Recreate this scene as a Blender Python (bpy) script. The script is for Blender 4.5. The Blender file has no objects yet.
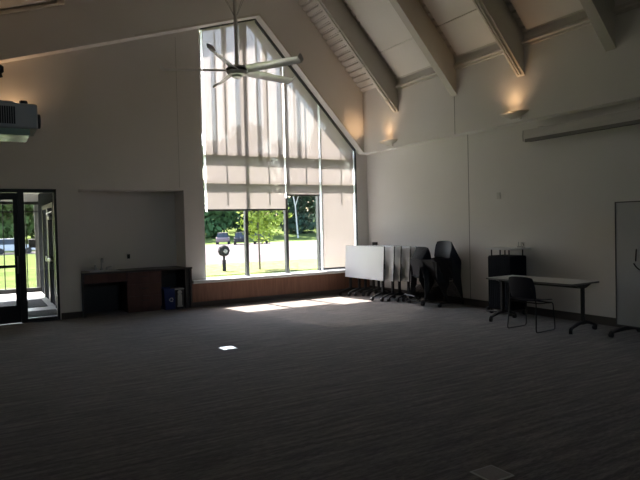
import bpy, bmesh, math, random
from mathutils import Vector, Matrix
random.seed(7)
PI = math.pi
S = bpy.context.scene
C = S.collection

# ------------------------------------------------------------------ helpers
def lin(c):
    return tuple(((v/12.92) if v <= .04045 else ((v+.055)/1.055)**2.4) for v in c)
def rgb(r, g, b): return lin((r/255., g/255., b/255.))

def mat(name, col, rough=.6, metal=0, spec=.5, noise=None, bump=None, emit=None, scale=(1,1,1)):
    """procedural Principled material; noise=(scale, amount) varies the colour, bump=(scale, strength)"""
    m = bpy.data.materials.new(name); m.use_nodes = True
    nt = m.node_tree; b = nt.nodes['Principled BSDF']
    b.inputs['Base Color'].default_value = (*col, 1); b.inputs['Roughness'].default_value = rough
    b.inputs['Metallic'].default_value = metal; b.inputs['Specular IOR Level'].default_value = spec
    tc = nt.nodes.new('ShaderNodeTexCoord'); mp = nt.nodes.new('ShaderNodeMapping')
    mp.inputs['Scale'].default_value = scale
    nt.links.new(tc.outputs['Object'], mp.inputs['Vector'])
    if noise:
        n = nt.nodes.new('ShaderNodeTexNoise'); n.inputs['Scale'].default_value = noise[0]; n.inputs['Detail'].default_value = 5
        nt.links.new(mp.outputs['Vector'], n.inputs['Vector'])
        r = nt.nodes.new('ShaderNodeMapRange'); a = noise[1]
        r.inputs['From Min'].default_value = .25; r.inputs['From Max'].default_value = .75
        r.inputs['To Min'].default_value = 1-a; r.inputs['To Max'].default_value = 1+a
        nt.links.new(n.outputs['Fac'], r.inputs['Value'])
        v = nt.nodes.new('ShaderNodeVectorMath'); v.operation = 'SCALE'; v.inputs[0].default_value = col
        nt.links.new(r.outputs['Result'], v.inputs['Scale']); nt.links.new(v.outputs['Vector'], b.inputs['Base Color'])
    if bump:
        n = nt.nodes.new('ShaderNodeTexNoise'); n.inputs['Scale'].default_value = bump[0]; n.inputs['Detail'].default_value = 3
        nt.links.new(mp.outputs['Vector'], n.inputs['Vector'])
        k = nt.nodes.new('ShaderNodeBump'); k.inputs['Strength'].default_value = bump[1]; k.inputs['Distance'].default_value = .01
        nt.links.new(n.outputs['Fac'], k.inputs['Height']); nt.links.new(k.outputs['Normal'], b.inputs['Normal'])
    if emit:
        b.inputs['Emission Color'].default_value = (*emit[0], 1); b.inputs['Emission Strength'].default_value = emit[1]
    return m

def link(o, parent=None):
    C.objects.link(o)
    if parent: o.parent = parent
    return o
def obj(name, bm, m, parent=None, smooth=False, loc=None, rz=None):
    bmesh.ops.recalc_face_normals(bm, faces=bm.faces)
    me = bpy.data.meshes.new(name); bm.to_mesh(me); bm.free()
    if smooth:
        for p in me.polygons: p.use_smooth = True
        try: me.set_sharp_from_angle(angle=math.radians(38))
        except Exception: pass
    for x in (m if isinstance(m, (list, tuple)) else [m]): me.materials.append(x)
    o = link(bpy.data.objects.new(name, me), parent)
    if loc: o.location = loc
    if rz is not None: o.rotation_euler = (0, 0, rz)
    return o
def tag(o, label, cat, group=None, kind=None):
    o['label'] = label; o['category'] = cat
    if group: o['group'] = group
    if kind: o['kind'] = kind
    return o
def thing(name, label, cat, loc=(0,0,0), rz=0, group=None):
    o = link(bpy.data.objects.new(name, None)); o.empty_display_size = .1
    o.location = loc; o.rotation_euler = (0, 0, rz)
    return tag(o, label, cat, group)
def struct(name, bm, m, parent=None, smooth=False, label=None):
    o = obj(name, bm, m, parent, smooth)
    if not parent: o['kind'] = 'structure'
    if label: o['label'] = label
    return o
def copy_tree(o, parent=None):
    c = o.copy(); C.objects.link(c)
    if parent: c.parent = parent
    for ch in list(o.children): copy_tree(ch, c)
    return c
def B(): return bmesh.new()
def box(bm, x0, x1, y0, y1, z0, z1, bev=0, M=None, mi=0):
    v = [bm.verts.new(p) for p in ((x0,y0,z0),(x1,y0,z0),(x1,y1,z0),(x0,y1,z0),(x0,y0,z1),(x1,y0,z1),(x1,y1,z1),(x0,y1,z1))]
    fs = [bm.faces.new([v[i] for i in q]) for q in ((0,3,2,1),(4,5,6,7),(0,1,5,4),(1,2,6,5),(2,3,7,6),(3,0,4,7))]
    for f in fs: f.material_index = mi
    nv = v
    if bev:
        es = list({e for f in fs for e in f.edges})
        r = bmesh.ops.bevel(bm, geom=es, offset=bev, segments=2, affect='EDGES', profile=.5)
        nv = list({x for f in r['faces'] for x in f.verts} | {x for x in v if x.is_valid})
    if M is not None: bmesh.ops.transform(bm, matrix=M, verts=nv)
    return bm
def prism(bm, pts, axis, a, b, mi=0):
    """extrude a 2D polygon; axis 'y': pts are (x,z); 'x': pts (y,z); 'z': pts (x,y)"""
    def P(p, t): return {'y': (p[0], t, p[1]), 'x': (t, p[0], p[1]), 'z': (p[0], p[1], t)}[axis]
    A = [bm.verts.new(P(p, a)) for p in pts]; D = [bm.verts.new(P(p, b)) for p in pts]
    n = len(pts); fs = [bm.faces.new(A), bm.faces.new(D[::-1])]
    for i in range(n): fs.append(bm.faces.new((A[i], D[i], D[(i+1)%n], A[(i+1)%n])))
    for f in fs: f.material_index = mi
    return bm
def fillet(pts, r, n=4):
    pts = [Vector(p) for p in pts]; out = [pts[0]]
    for i in range(1, len(pts)-1):
        a, b, c = pts[i-1], pts[i], pts[i+1]; u = (a-b); w = (c-b)
        k = min(r, u.length*.45, w.length*.45); p = b+u.normalized()*k; q = b+w.normalized()*k
        for j in range(n+1):
            t = j/n; out.append(p*(1-t)**2+b*2*t*(1-t)+q*t*t)
    out.append(pts[-1]); return out
def tube(bm, pts, r, n=8, r2=None):
    pts = [Vector(p) for p in pts]; rings = []; N = len(pts)
    up = None
    for i, p in enumerate(pts):
        d = (pts[min(i+1, N-1)]-pts[max(i-1, 0)]).normalized()
        if up is None: up = Vector((0,0,1)) if abs(d.z) < .9 else Vector((1,0,0))
        s = d.cross(up).normalized(); up = s.cross(d).normalized()
        rr = r if r2 is None else r+(r2-r)*i/(N-1)
        rings.append([bm.verts.new(p+s*rr*math.cos(2*PI*k/n)+up*rr*math.sin(2*PI*k/n)) for k in range(n)])
    for a, b in zip(rings, rings[1:]):
        for k in range(n): bm.faces.new((a[k], a[(k+1)%n], b[(k+1)%n], b[k]))
    bm.faces.new(rings[0][::-1]); bm.faces.new(rings[-1]); return bm
def lathe(bm, prof, c=(0,0,0), n=24, axis='z'):
    rings = []
    for r, h in prof:
        ring = []
        for k in range(n):
            a = 2*PI*k/n; u, v = r*math.cos(a), r*math.sin(a)
            p = {'z': (u, v, h), 'x': (h, u, v), 'y': (u, h, v)}[axis]
            ring.append(bm.verts.new(Vector(c)+Vector(p)))
        rings.append(ring)
    for a, b in zip(rings, rings[1:]):
        for k in range(n): bm.faces.new((a[k], a[(k+1)%n], b[(k+1)%n], b[k]))
    bm.faces.new(rings[0][::-1]); bm.faces.new(rings[-1]); return bm
def shell(bm, f, nu, nv, th):
    """surface f(u,v) given a thickness"""
    def nrm(u, v):
        e = 1e-3; a = f(u+e, v)-f(u-e, v); b = f(u, v+e)-f(u, v-e); return a.cross(b).normalized()
    T = [[None]*(nv+1) for _ in range(nu+1)]; U = [[None]*(nv+1) for _ in range(nu+1)]
    for i in range(nu+1):
        for j in range(nv+1):
            u, v = i/nu, j/nv; p = f(u, v); k = nrm(min(max(u,.01),.99), min(max(v,.01),.99))
            T[i][j] = bm.verts.new(p+k*th/2); U[i][j] = bm.verts.new(p-k*th/2)
    for i in range(nu):
        for j in range(nv):
            bm.faces.new((T[i][j], T[i+1][j], T[i+1][j+1], T[i][j+1])); bm.faces.new((U[i][j], U[i][j+1], U[i+1][j+1], U[i+1][j]))
    for i in range(nu):
        for j in (0, nv): bm.faces.new((T[i][j], T[i+1][j], U[i+1][j], U[i][j]))
    for j in range(nv):
        for i in (0, nu): bm.faces.new((T[i][j], T[i][j+1], U[i][j+1], U[i][j]))
    return bm

# ------------------------------------------------------------------ materials
WALL = mat('wall_paint', (.80,.78,.755), .85, spec=.2, noise=(1.3,.02), bump=(180,.05))
CEILM = mat('ceiling_paint', (.60,.575,.53), .85, spec=.2, bump=(90,.05))
BEAM = mat('beam_paint', (.64,.61,.57), .55, spec=.4, noise=(2,.04))
DECK = mat('steel_deck_paint', (.70,.67,.63), .5, spec=.4)
PANEL = mat('acoustic_panel_fabric', (.88,.86,.84), .95, spec=.1, bump=(300,.2))
GROOVE = mat('groove_shadow_bead', (.33,.32,.30), .9)
BASE = mat('rubber_baseboard', (.075,.066,.06), .6)
WHITE = mat('white_laminate', (.74,.75,.76), .3, spec=.5, noise=(3,.015))
GREYLAM = mat('table_laminate', (.60,.60,.59), .35, spec=.5, noise=(3,.02))
BLACKM = mat('black_powder_coat', (.018,.018,.02), .45, bump=(250,.1))
BLACKP = mat('black_plastic', (.016,.017,.022), .4)
NAVYP = mat('dark_blue_plastic', (.016,.019,.032), .5, spec=.4)
WHEEL = mat('caster_rubber', (.02,.02,.02), .6)
CHROME = mat('brushed_steel', (.55,.55,.56), .28, metal=1, bump=(400,.03))
STEEL = mat('satin_steel', (.42,.42,.42), .4, metal=1)
DARKAL = mat('dark_bronze_aluminium', (.02,.02,.021), .4, metal=.3)
ALU = mat('mill_aluminium_frame', (.09,.095,.10), .45, metal=.4)
FANM = mat('fan_satin_aluminium', (.86,.86,.87), .3, metal=.15)
FANP = mat('fan_pole_paint', (.72,.70,.67), .5)
FIXT = mat('cream_fixture_paint', (.62,.58,.52), .5)
PROJ = mat('projector_shell', (.55,.53,.50), .5)
GLASSG = mat('pale_green_plastic', (.38,.48,.38), .25)
BLUEP = mat('blue_recycling_plastic', (.012,.03,.16), .45)
CASE = mat('screen_case_paint', (.62,.60,.57), .45)
GREYB = mat('floor_box_lid', (.21,.20,.195), .45, spec=.4, noise=(60,.1))
SILVERB = mat('polished_floor_lid', (.82,.82,.82), .3, metal=1)

def wood_mat(name, c1, c2, scale=(1,1,1), rough=.45):
    m = bpy.data.materials.new(name); m.use_nodes = True; nt = m.node_tree; b = nt.nodes['Principled BSDF']
    tc = nt.nodes.new('ShaderNodeTexCoord'); mp = nt.nodes.new('ShaderNodeMapping'); mp.inputs['Scale'].default_value = scale
    n = nt.nodes.new('ShaderNodeTexNoise'); n.inputs['Scale'].default_value = 5; n.inputs['Detail'].default_value = 8; n.inputs['Distortion'].default_value = .6
    r = nt.nodes.new('ShaderNodeValToRGB'); r.color_ramp.elements[0].color = (*c1,1); r.color_ramp.elements[1].color = (*c2,1)
    r.color_ramp.elements[0].position = .3; r.color_ramp.elements[1].position = .7
    nt.links.new(tc.outputs['Object'], mp.inputs['Vector']); nt.links.new(mp.outputs['Vector'], n.inputs['Vector'])
    nt.links.new(n.outputs['Fac'], r.inputs['Fac']); nt.links.new(r.outputs['Color'], b.inputs['Base Color']); b.inputs['Roughness'].default_value = rough
    return m
CHERRY = wood_mat('cherry_veneer', (.075,.030,.020), (.12,.048,.032), (1.5,1.5,.35))
CHERRYW = wood_mat('wall_wood_veneer', (.20,.09,.055), (.29,.14,.085), (6,6,.4), .5)
COUNTER = mat('dark_counter_laminate', (.06,.05,.045), .4, noise=(40,.3))
BARK = mat('tree_bark', (.11,.085,.06), .9, noise=(20,.3))

def carpet_mat():
    m = bpy.data.materials.new('striated_carpet'); m.use_nodes = True; nt = m.node_tree; b = nt.nodes['Principled BSDF']
    L = nt.links.new
    tc = nt.nodes.new('ShaderNodeTexCoord')
    def noise(sc, scale, det):
        mp = nt.nodes.new('ShaderNodeMapping'); mp.inputs['Scale'].default_value = sc
        mp.inputs['Rotation'].default_value = (0,0,math.radians(0))
        n = nt.nodes.new('ShaderNodeTexNoise'); n.inputs['Scale'].default_value = scale; n.inputs['Detail'].default_value = det
        L(tc.outputs['Object'], mp.inputs['Vector']); L(mp.outputs['Vector'], n.inputs['Vector']); return n
    a = noise((1.2,14,1), 1.5, 6); c = noise((5,40,1), 3, 4); d = noise((1,1,1), 220, 2)
    mx = nt.nodes.new('ShaderNodeMath'); mx.operation = 'ADD'; L(a.outputs['Fac'], mx.inputs[0]); L(c.outputs['Fac'], mx.inputs[1])
    mx2 = nt.nodes.new('ShaderNodeMath'); mx2.operation = 'MULTIPLY_ADD'; L(d.outputs['Fac'], mx2.inputs[0]); mx2.inputs[1].default_value = .5; L(mx.outputs[0], mx2.inputs[2])
    r = nt.nodes.new('ShaderNodeValToRGB'); L(mx2.outputs[0], r.inputs['Fac'])
    mr = nt.nodes.new('ShaderNodeMapRange'); mr.inputs['From Min'].default_value = 1.02; mr.inputs['From Max'].default_value = 1.48; L(mx2.outputs[0], mr.inputs['Value']); L(mr.outputs['Result'], r.inputs['Fac'])
    e = r.color_ramp.elements; e[0].color = (.032,.025,.022,1); e[1].color = (.20,.168,.152,1)
    x = r.color_ramp.elements.new(.5); x.color = (.088,.072,.064,1)
    L(r.outputs['Color'], b.inputs['Base Color']); b.inputs['Roughness'].default_value = .95; b.inputs['Specular IOR Level'].default_value = .15
    b.inputs['Sheen Weight'].default_value = .25; b.inputs['Sheen Roughness'].default_value = .5
    k = nt.nodes.new('ShaderNodeBump'); k.inputs['Strength'].default_value = .5; k.inputs['Distance'].default_value = .006
    L(d.outputs['Fac'], k.inputs['Height']); L(k.outputs['Normal'], b.inputs['Normal'])
    return m
CARPET = carpet_mat()

def glass_mat():
    m = bpy.data.materials.new('window_glass'); m.use_nodes = True; nt = m.node_tree; nt.nodes.clear()
    o = nt.nodes.new('ShaderNodeOutputMaterial'); mx = nt.nodes.new('ShaderNodeMixShader')
    t = nt.nodes.new('ShaderNodeBsdfTransparent'); t.inputs['Color'].default_value = (.93,.93,.93,1)
    g = nt.nodes.new('ShaderNodeBsdfGlossy'); g.inputs['Roughness'].default_value = .01
    mx.inputs[0].default_value = .05
    nt.links.new(t.outputs[0], mx.inputs[1]); nt.links.new(g.outputs[0], mx.inputs[2]); nt.links.new(mx.outputs[0], o.inputs[0])
    return m
GLASS = glass_mat()
def cloth_mat(name, dif, tra, see):
    m = bpy.data.materials.new(name); m.use_nodes = True; nt = m.node_tree; nt.nodes.clear(); L = nt.links.new
    o = nt.nodes.new('ShaderNodeOutputMaterial'); a = nt.nodes.new('ShaderNodeAddShader'); mx = nt.nodes.new('ShaderNodeMixShader')
    d = nt.nodes.new('ShaderNodeBsdfDiffuse'); t = nt.nodes.new('ShaderNodeBsdfTranslucent'); p = nt.nodes.new('ShaderNodeBsdfTransparent')
    d.inputs['Color'].default_value = (*dif,1); t.inputs['Color'].default_value = (*tra,1)
    L(d.outputs[0], a.inputs[0]); L(t.outputs[0], a.inputs[1]); mx.inputs[0].default_value = see
    L(a.outputs[0], mx.inputs[1]); L(p.outputs[0], mx.inputs[2]); L(mx.outputs[0], o.inputs[0]); return m
SHADE = cloth_mat('sunscreen_shade_fabric', (.45,.41,.39), (.073,.065,.061), .05)
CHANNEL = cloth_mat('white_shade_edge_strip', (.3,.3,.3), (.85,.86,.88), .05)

# ------------------------------------------------------------------ camera
cam = bpy.data.cameras.new('camera'); co = link(bpy.data.objects.new('camera', cam)); S.camera = co
cam.sensor_width = 36; cam.lens = 586.16*36/640; cam.clip_end = 500
r = Vector((0.86401228,-0.50287502,-0.02448461)); u = Vector((0.03403864,0.00982464,0.99937223)); f = Vector((0.50231878,0.8643033,-0.02560579))
M = Matrix((( r.x,u.x,-f.x,0),(r.y,u.y,-f.y,0),(r.z,u.z,-f.z,0),(0,0,0,1))); M.translation = Vector((-8.35083,-11.97859,1.66)); co.matrix_world = M

# ------------------------------------------------------------------ room shell
U = -.24                       # upper wall faces stand proud of the lower ones
XL, YB = -12.5, -16.0
def ledL(x): return 6.25+.313*(x+2.92)        # step line on the window wall, left of its apex
def ledR(x): return 6.25-1.075*(x+2.92)       # and right of it
def ceL(x): return 5.86+.337*(x+7.01)
def ceR(x): return 4.84-1.098*(x+.24)-.04
RX = -2.56; RZ = ceL(RX)
LZ = 3.36
b = B(); box(b, XL-.2, .2, YB-.2, .0, -.12, 0); box(b, -6.69, -4.64, 0, .65, -.12, 0); struct('floor', b, CARPET)

b = B()  # lower window wall, y 0 .. .3
T = .3
top = lambda x: (ledL(x) if x < -2.92 else ledR(x))+.08
def strip(x0, x1, z0, z1=None):
    p = [(x0,z0),(x1,z0)]+([(x1,z1),(x0,z1)] if z1 is not None else [(x1,top(x1)),(x0,top(x0))]); prism(b, p, 'y', 0, T)
strip(XL, -9.72, 0); strip(-9.72, -7.08, 2.45); strip(-7.08, -6.69, 0); strip(-6.69, -4.64, 2.45)
strip(-4.64, -4.21, 0); strip(-4.21, -.32, 0, .50); prism(b, [(-.32,0),(.3,0),(.3,3.5),(-.32,3.5)], 'y', 0, T)
# niche lining
box(b, -6.79,-6.69, T, .75, 0, 2.55); box(b, -4.64,-4.54, T, .75, 0, 2.55); box(b, -6.69,-4.64, .65, .75, 0, 2.55); box(b, -6.69,-4.64, T, .65, 2.45, 2.55)
struct('wall_back', b, WALL)
b = B()  # upper gable wall face at y = U
prism(b, [(XL,ledL(XL)),(-2.92,ledL(-2.92)),(RX,RZ+.2),(XL,ceL(XL)+.2)], 'y', U, 0)
prism(b, [(-2.92,6.25),(-.24,ledR(-.24)),(0,LZ),(0,ceR(0)+.2),(RX,RZ+.2)], 'y', U, 0)
struct('wall_gable', b, WALL)
b = B()  # the part of the upper wall that closes the gable behind the face
prism(b, [(XL,top(XL)),(-4.21,top(-4.21)),(-2.92,top(-2.921)),(-.2,top(-.2)),(.2,3.5),(.2,ceR(0)+.2),(RX,RZ+.2),(XL,ceL(XL)+.2)], 'y', .001, T-.001)
struct('wall_gable_upper', b, WALL)
b = B(); box(b, 0, .3, YB, 0, 0, LZ+.02); box(b, U, .3, YB, U, LZ, 4.95); struct('wall_right', b, WALL)
b = B(); box(b, XL-.2, XL, YB, 0, 0, 4.3); struct('wall_left', b, WALL)
b = B(); prism(b, [(XL,0),(.3,0),(.3,3.4),(XL,3.4)], 'y', YB-.2, YB); prism(b, [(XL,3.4),(-5.6,3.4),(-5.6,ceL(-5.6)+.2),(XL,4.2)], 'y', YB-.2, YB)
prism(b, [(-3.6,3.4),(.3,3.4),(.3,4.4),(RX,RZ+.2),(-3.6,ceL(-3.6)+.2)], 'y', YB-.2, YB); prism(b, [(-5.6,4.9),(-3.6,4.9),(-3.6,ceL(-3.6)+.2),(-5.6,ceL(-5.6)+.2)], 'y', YB-.2, YB)
struct('wall_front', b, WALL)
b = B(); box(b,-5.6,-3.6,YB-.12,YB-.06,3.4,3.46); box(b,-5.6,-3.6,YB-.12,YB-.06,4.84,4.9)
for x in (-5.6,-4.63,-3.66): box(b,x,x+.06,YB-.12,YB-.06,3.4,4.9)
w3 = struct('added_fill_window', b, ALU); b = B(); box(b,-5.6,-3.6,YB-.1,YB-.09,3.4,4.9); obj('window_pane', b, GLASS, w3)  # unseen high window added behind the camera to let in fill light
b = B()  # outside eave fascia over the tall window
prism(b, [(-4.6,top(-4.6)-.04),(-2.92,6.29),(-2.92,6.6),(-4.6,top(-4.6)+.3)], 'y', T, .5)
prism(b, [(-2.92,6.29),(0,ledR(0)+.04),(0,ledR(0)+.35),(-2.92,6.6)], 'y', T, .5)
struct('trim_fascia', b, WALL)
# ledge lip beads that catch the light under the step
b = B()
def bead(x0,z0,x1,z1,n):
    prism(b, [(x0,z0),(x1,z1),(x1,z1+.045),(x0,z0+.045)], 'y', U-.012, U)
bead(-5.6,ledL(-5.6),-2.92,6.25,1)
struct('trim_1', b, DECK)
b = B(); prism(b, [(-2.92,6.25),(-.24,ledR(-.24)),(-.24,ledR(-.24)+.05),(-2.92,6.30)], 'y', U-.012, U); struct('trim_2', b, DECK)

# ceilings
b = B(); prism(b, [(XL-.2,ceL(XL-.2)),(RX,RZ),(RX,RZ+.2),(XL-.2,ceL(XL-.2)+.2)], 'y', YB, .3); struct('ceiling', b, CEILM)
b = B()  # corrugated deck: flutes run along Y
sl = math.atan(1.098); P0 = Vector((.25, 4.84-1.098*.49-.04)); dr = Vector((-math.cos(sl), math.sin(sl))); nr = Vector((math.sin(sl), math.cos(sl)))
Ls = (RX-.25)/(-math.cos(sl)); k = 0; prof = []; s = 0
while s < Ls:
    for ds, h in ((0,0),(.088,0),(.106,.045),(.134,.045),(.152,0)):
        if s+ds <= Ls: prof.append(P0+dr*(s+ds)+nr*h)
    s += .152
prof2 = [p+nr*.006 for p in prof]
va = [[b.verts.new((p.x, y, p.y)) for p in prof] for y in (YB, .3)]; 
for i in range(len(prof)-1): b.faces.new((va[0][i], va[0][i+1], va[1][i+1], va[1][i]))
struct('ceiling_deck', b, DECK)
b = B(); A = P0+nr*.06; D = A+dr*Ls; prism(b, [(A.x,A.y),(D.x,D.y),(D.x+nr.x*.15,D.y+nr.y*.15),(A.x+nr.x*.15,A.y+nr.y*.15)], 'y', YB, .3); struct('ceiling_roof', b, CEILM)
# ridge beam cover
b = B(); box(b, RX-.12, RX+.12, YB, U, RZ-.45, RZ-.02); struct('trim_ridge', b, BEAM)

# rafters: steel-faced beams with a bottom flange
RY = [-1.60,-3.44,-5.08,-6.73,-8.4,-10.1,-11.8,-13.5]
for i, y in enumerate(RY):
    b = B(); x0, x1 = U, RX+.15
    zb = lambda x: 4.14-1.098*(x+.24)
    zt = lambda x: ceR(x)-.005
    prism(b, [(x0,zb(x0)),(x1,zb(x1)),(x1,zt(x1)),(x0,zt(x0))], 'y', y, y+.14)
    # flange lip along the bottom edge
    prism(b, [(x0,zb(x0)-.02),(x1,zb(x1)-.02),(x1,zb(x1)+.012),(x0,zb(x0)+.012)], 'y', y-.012, y+.152)
    o = struct('ceiling_beam', b, BEAM)
# conduit on the underside of the first rafter
b = B(); zb = lambda x: 4.14-1.098*(x+.24)
tube(b, [(x, -1.55, zb(x)-.045) for x in (-.28,-2.4)], .018); 
for x in (-.5,-1.1,-1.7,-2.2): box(b, x-.03, x+.03, -1.585, -1.515, zb(x)-.07, zb(x)-.02)
tag(obj('conduit', b, DECK), 'thin painted conduit clipped beneath the sloping beam nearest the tall window', 'conduit')
b = B(); tube(b, [(x, -5.03, zb(x)-.045) for x in (-.28,-1.4)], .018); tube(b, [(x, -4.98, zb(x)-.045) for x in (-.28,-1.4)], .014)
tag(obj('conduit', b, DECK), 'pair of painted conduits under the beam above the right uplight', 'conduit')

# acoustic panels hung under the deck between rafters
bays = [(-3.44+.14,-1.60),(-5.08+.14,-3.44),(-6.73+.14,-5.08),(-8.4+.14,-6.73),(-10.1+.14,-8.4),(-11.8+.14,-10.1)]
where = ['between first and second beams','between second and third beams','between third and fourth beams','right of the fourth beam','two bays right of the fourth beam','three bays right of the fourth beam']
rowsN = ['lowest, by the wall','second up from the wall','third up from the wall']
for bi, (y0, y1) in enumerate(bays):
    s = .82
    for ri, ln in enumerate((.67,1.35,1.0)):
        b = B(); g = .075; th = .045
        q = [P0+dr*(s+.006)-nr*g, P0+dr*(s+ln-.006)-nr*g, P0+dr*(s+ln-.006)-nr*(g-th), P0+dr*(s+.006)-nr*(g-th)]
        prism(b, [(p.x,p.y) for p in q], 'y', y0+.02, y1-.16)
        tag(obj('acoustic_panel', b, PANEL), 'acoustic ceiling panel %s, %s' % (where[bi], rowsN[ri]), 'ceiling panel', 'acoustic panels on the sloping ceiling')
        s += ln
for bi, (y0, y1) in enumerate([(U-1.36+.0,U)]+bays):   # wall-plate pipe between rafters at the eave
    if bi == 0: continue
    b = B(); tube(b, [(-.29,y0+.01,4.66),(-.29,y1-.01,4.66)], .028, 10); box(b, -.275,U,y0+.01,y1-.01,4.60,4.72); struct('trim_eave', b, DECK)

# panel seams on the walls (thin reveal beads)
def seam(p): 
    bb = B(); box(bb, *p); struct('trim_seam', bb, GROOVE)
seam((-.004,.004,-3.485,-3.470,.12,LZ)); seam((U-.004,U+.004,-3.385,-3.372,LZ+.01,4.1)); 
seam((-4.726,-4.720,-.001,.003,2.5,5.6)); seam((U-.004,U+.004,-1.75,-1.738,4.05,4.6)) if False else None
# baseboards
b = B(); box(b, -.015, 0, YB, -.02, 0, .13); struct('baseboard_right', b, BASE)
b = B(); box(b, -7.06, -6.69, -.015, 0, 0, .12); box(b, -4.54, -.015, -.03, 0, 0, .1); box(b, XL,-9.74,-.015,0,0,.12); struct('baseboard_back', b, BASE)
# wood wainscot and sill below the tall window
b = B(); box(b, -4.54, -.002, -.022, 0, .1, .50); struct('trim_wainscot', b, CHERRYW)
b = B(); box(b, -4.54, -.002, -.16, .1, .50, .565, bev=.006); struct('trim_sill', b, WHITE)

# ------------------------------------------------------------------ tall window
b = B(); prism(b, [(-2.92,6.17),(-.34,ledR(-.34)-.08),(-.34,ledR(-.34)),(-2.92,6.25)], 'y', -.03, -.002); prism(b, [(-4.20,ledL(-4.2)-.03),(-2.92,6.22),(-2.92,6.25),(-4.20,ledL(-4.2))], 'y', -.03, -.002)
struct('trim_head', b, ALU)
def wtop(x): return (ledL(x) if x < -2.92 else ledR(x))+.07
b = B(); Y0, Y1 = .10, .2
MU = [-3.20,-2.20,-1.33]
for x in MU: prism(b, [(x-.035,.50),(x+.035,.50),(x+.035,wtop(x+.035)),(x-.035,wtop(x-.035))], 'y', Y0, Y1)
prism(b, [(-4.25,.5),(-4.185,.5),(-4.185,wtop(-4.185)),(-4.25,wtop(-4.25))], 'y', Y0, Y1)
prism(b, [(-.375,.5),(-.305,.5),(-.305,wtop(-.305)),(-.375,wtop(-.375))], 'y', Y0, Y1)
box(b, -4.25, -.305, Y0, Y1, .5, .58)
for z0, z1 in ((3.215,3.31),(2.635,2.70)): box(b, -4.2, -.33, Y0, Y1, z0, z1)
prism(b, [(-.348,.565),(-.318,.565),(-.318,wtop(-.318)-.12),(-.348,wtop(-.348)-.12)], 'y', -.012, .098)
win = struct('window_1', b, ALU)
xs = [-4.2]+MU+[-.34]
for i in range(4):
    b = B(); x0, x1 = xs[i], xs[i+1]
    pts = [(x0,.55),(x1,.55),(x1,wtop(x1))]+([(-2.92,wtop(-2.921))] if x0 < -2.92 < x1 else [])+[(x0,wtop(x0))]
    prism(b, pts, 'y', .145, .155); obj('window_pane', b, GLASS, win)
# slim vertical rods and a tube frame fixed outside the glass
b = B()
for x in (-3.72,-2.72,-1.76,-.8): tube(b, [(x,.42,2.68),(x,.42,wtop(x)-.1)], .02, 8)
for x in (-4.0,-3.45,-2.95,-2.45,-1.95): box(b, x-.05, x+.05, .52, .58, 3.75, wtop(x)+.2)
tag(obj('sunshade_frame', b, ALU), 'dark exterior sunshade frame of rods seen through the window shades', 'sunshade')

def shade(x0, x1, z0, label):
    pts = [(x0,z0),(x1,z0)]; tp = lambda x: (ledL(x) if x < -2.92 else ledR(x))+.05
    pts += [(x1,tp(x1))]+([(-2.92,6.30)] if x0 < -2.92 < x1 else [])+[(x0,tp(x0))]
    t = thing('roller_shade', label, 'window shade', ((x0+x1)/2,.03,z0), 0, 'roller shades on the tall window')
    cx = (x0+x1)/2; b = B(); vs = [b.verts.new((p[0]-cx, 0, p[1]-z0)) for p in pts]; b.faces.new(vs)
    obj('shade_cloth', b, SHADE, t)
    b = B(); box(b, x0-cx, x1-cx, -.012, .012, -.03, .012, bev=.004); obj('hem_bar', b, ALU, t)
shade(-4.135,-2.26,2.04,'wide pale roller shade on the left half of the tall window, lowered halfway')
shade(-2.235,-1.35,2.37,'narrow middle roller shade, its hem higher than its neighbours')
shade(-1.30,-.385,.62,'narrow roller shade at right, pulled all the way down to the sill')
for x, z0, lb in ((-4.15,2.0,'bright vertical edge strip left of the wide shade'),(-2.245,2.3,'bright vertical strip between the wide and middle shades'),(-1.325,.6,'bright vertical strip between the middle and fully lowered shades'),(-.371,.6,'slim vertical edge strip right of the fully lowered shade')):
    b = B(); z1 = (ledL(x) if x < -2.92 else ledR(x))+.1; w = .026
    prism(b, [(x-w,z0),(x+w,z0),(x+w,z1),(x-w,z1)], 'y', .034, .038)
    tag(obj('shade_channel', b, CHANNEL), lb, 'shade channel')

# ------------------------------------------------------------------ entrance door and vestibule
door = thing('door_1','x','x'); del door['label']; del door['category']; door['kind'] = 'structure'
b = B(); box(b,-7.125,-7.08,-.02,.12,0,2.45); box(b,-9.72,-7.08,-.02,.12,2.385,2.45); box(b,-7.728,-7.625,-.02,.12,0,2.39); box(b,-9.72,-9.66,-.02,.12,0,2.39)
box(b,-7.63,-7.12,.0,.1,0,.07); box(b,-7.71,-7.08,-.02,.14,-.01,.02)
obj('door_frame', b, DARKAL, door)
b = B(); box(b,-7.63,-7.12,.045,.055,.07,2.39); obj('sidelight_pane', b, GLASS, door)
def leaf(x0, x1, hs):
    b = B(); st = .075
    box(b,x0,x0+st,.02,.07,.01,2.38); box(b,x1-st,x1,.02,.07,.01,2.38); box(b,x0+st,x1-st,.02,.07,2.255,2.38); box(b,x0+st,x1-st,.02,.07,.01,.33)
    l = obj('door_leaf', b, DARKAL, door)
    b = B(); box(b,x0+st,x1-st,.04,.05,.33,2.255); obj('glass', b, GLASS, l)
    b = B(); box(b,x0+st-.02,x1-st+.03,-.03,.02,1.02,1.07,bev=.005); obj('push_bar', b, DARKAL, l)
    hx = x1-.03 if hs > 0 else x0+.03
    b = B(); tube(b, fillet([(hx,.02,.92),(hx,-.06,.92),(hx,-.06,1.22),(hx,.02,1.22)],.03), .012); obj('door_handle', b, STEEL, l)
leaf(-8.68,-7.73,1); leaf(-9.655,-8.69,-1)

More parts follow.
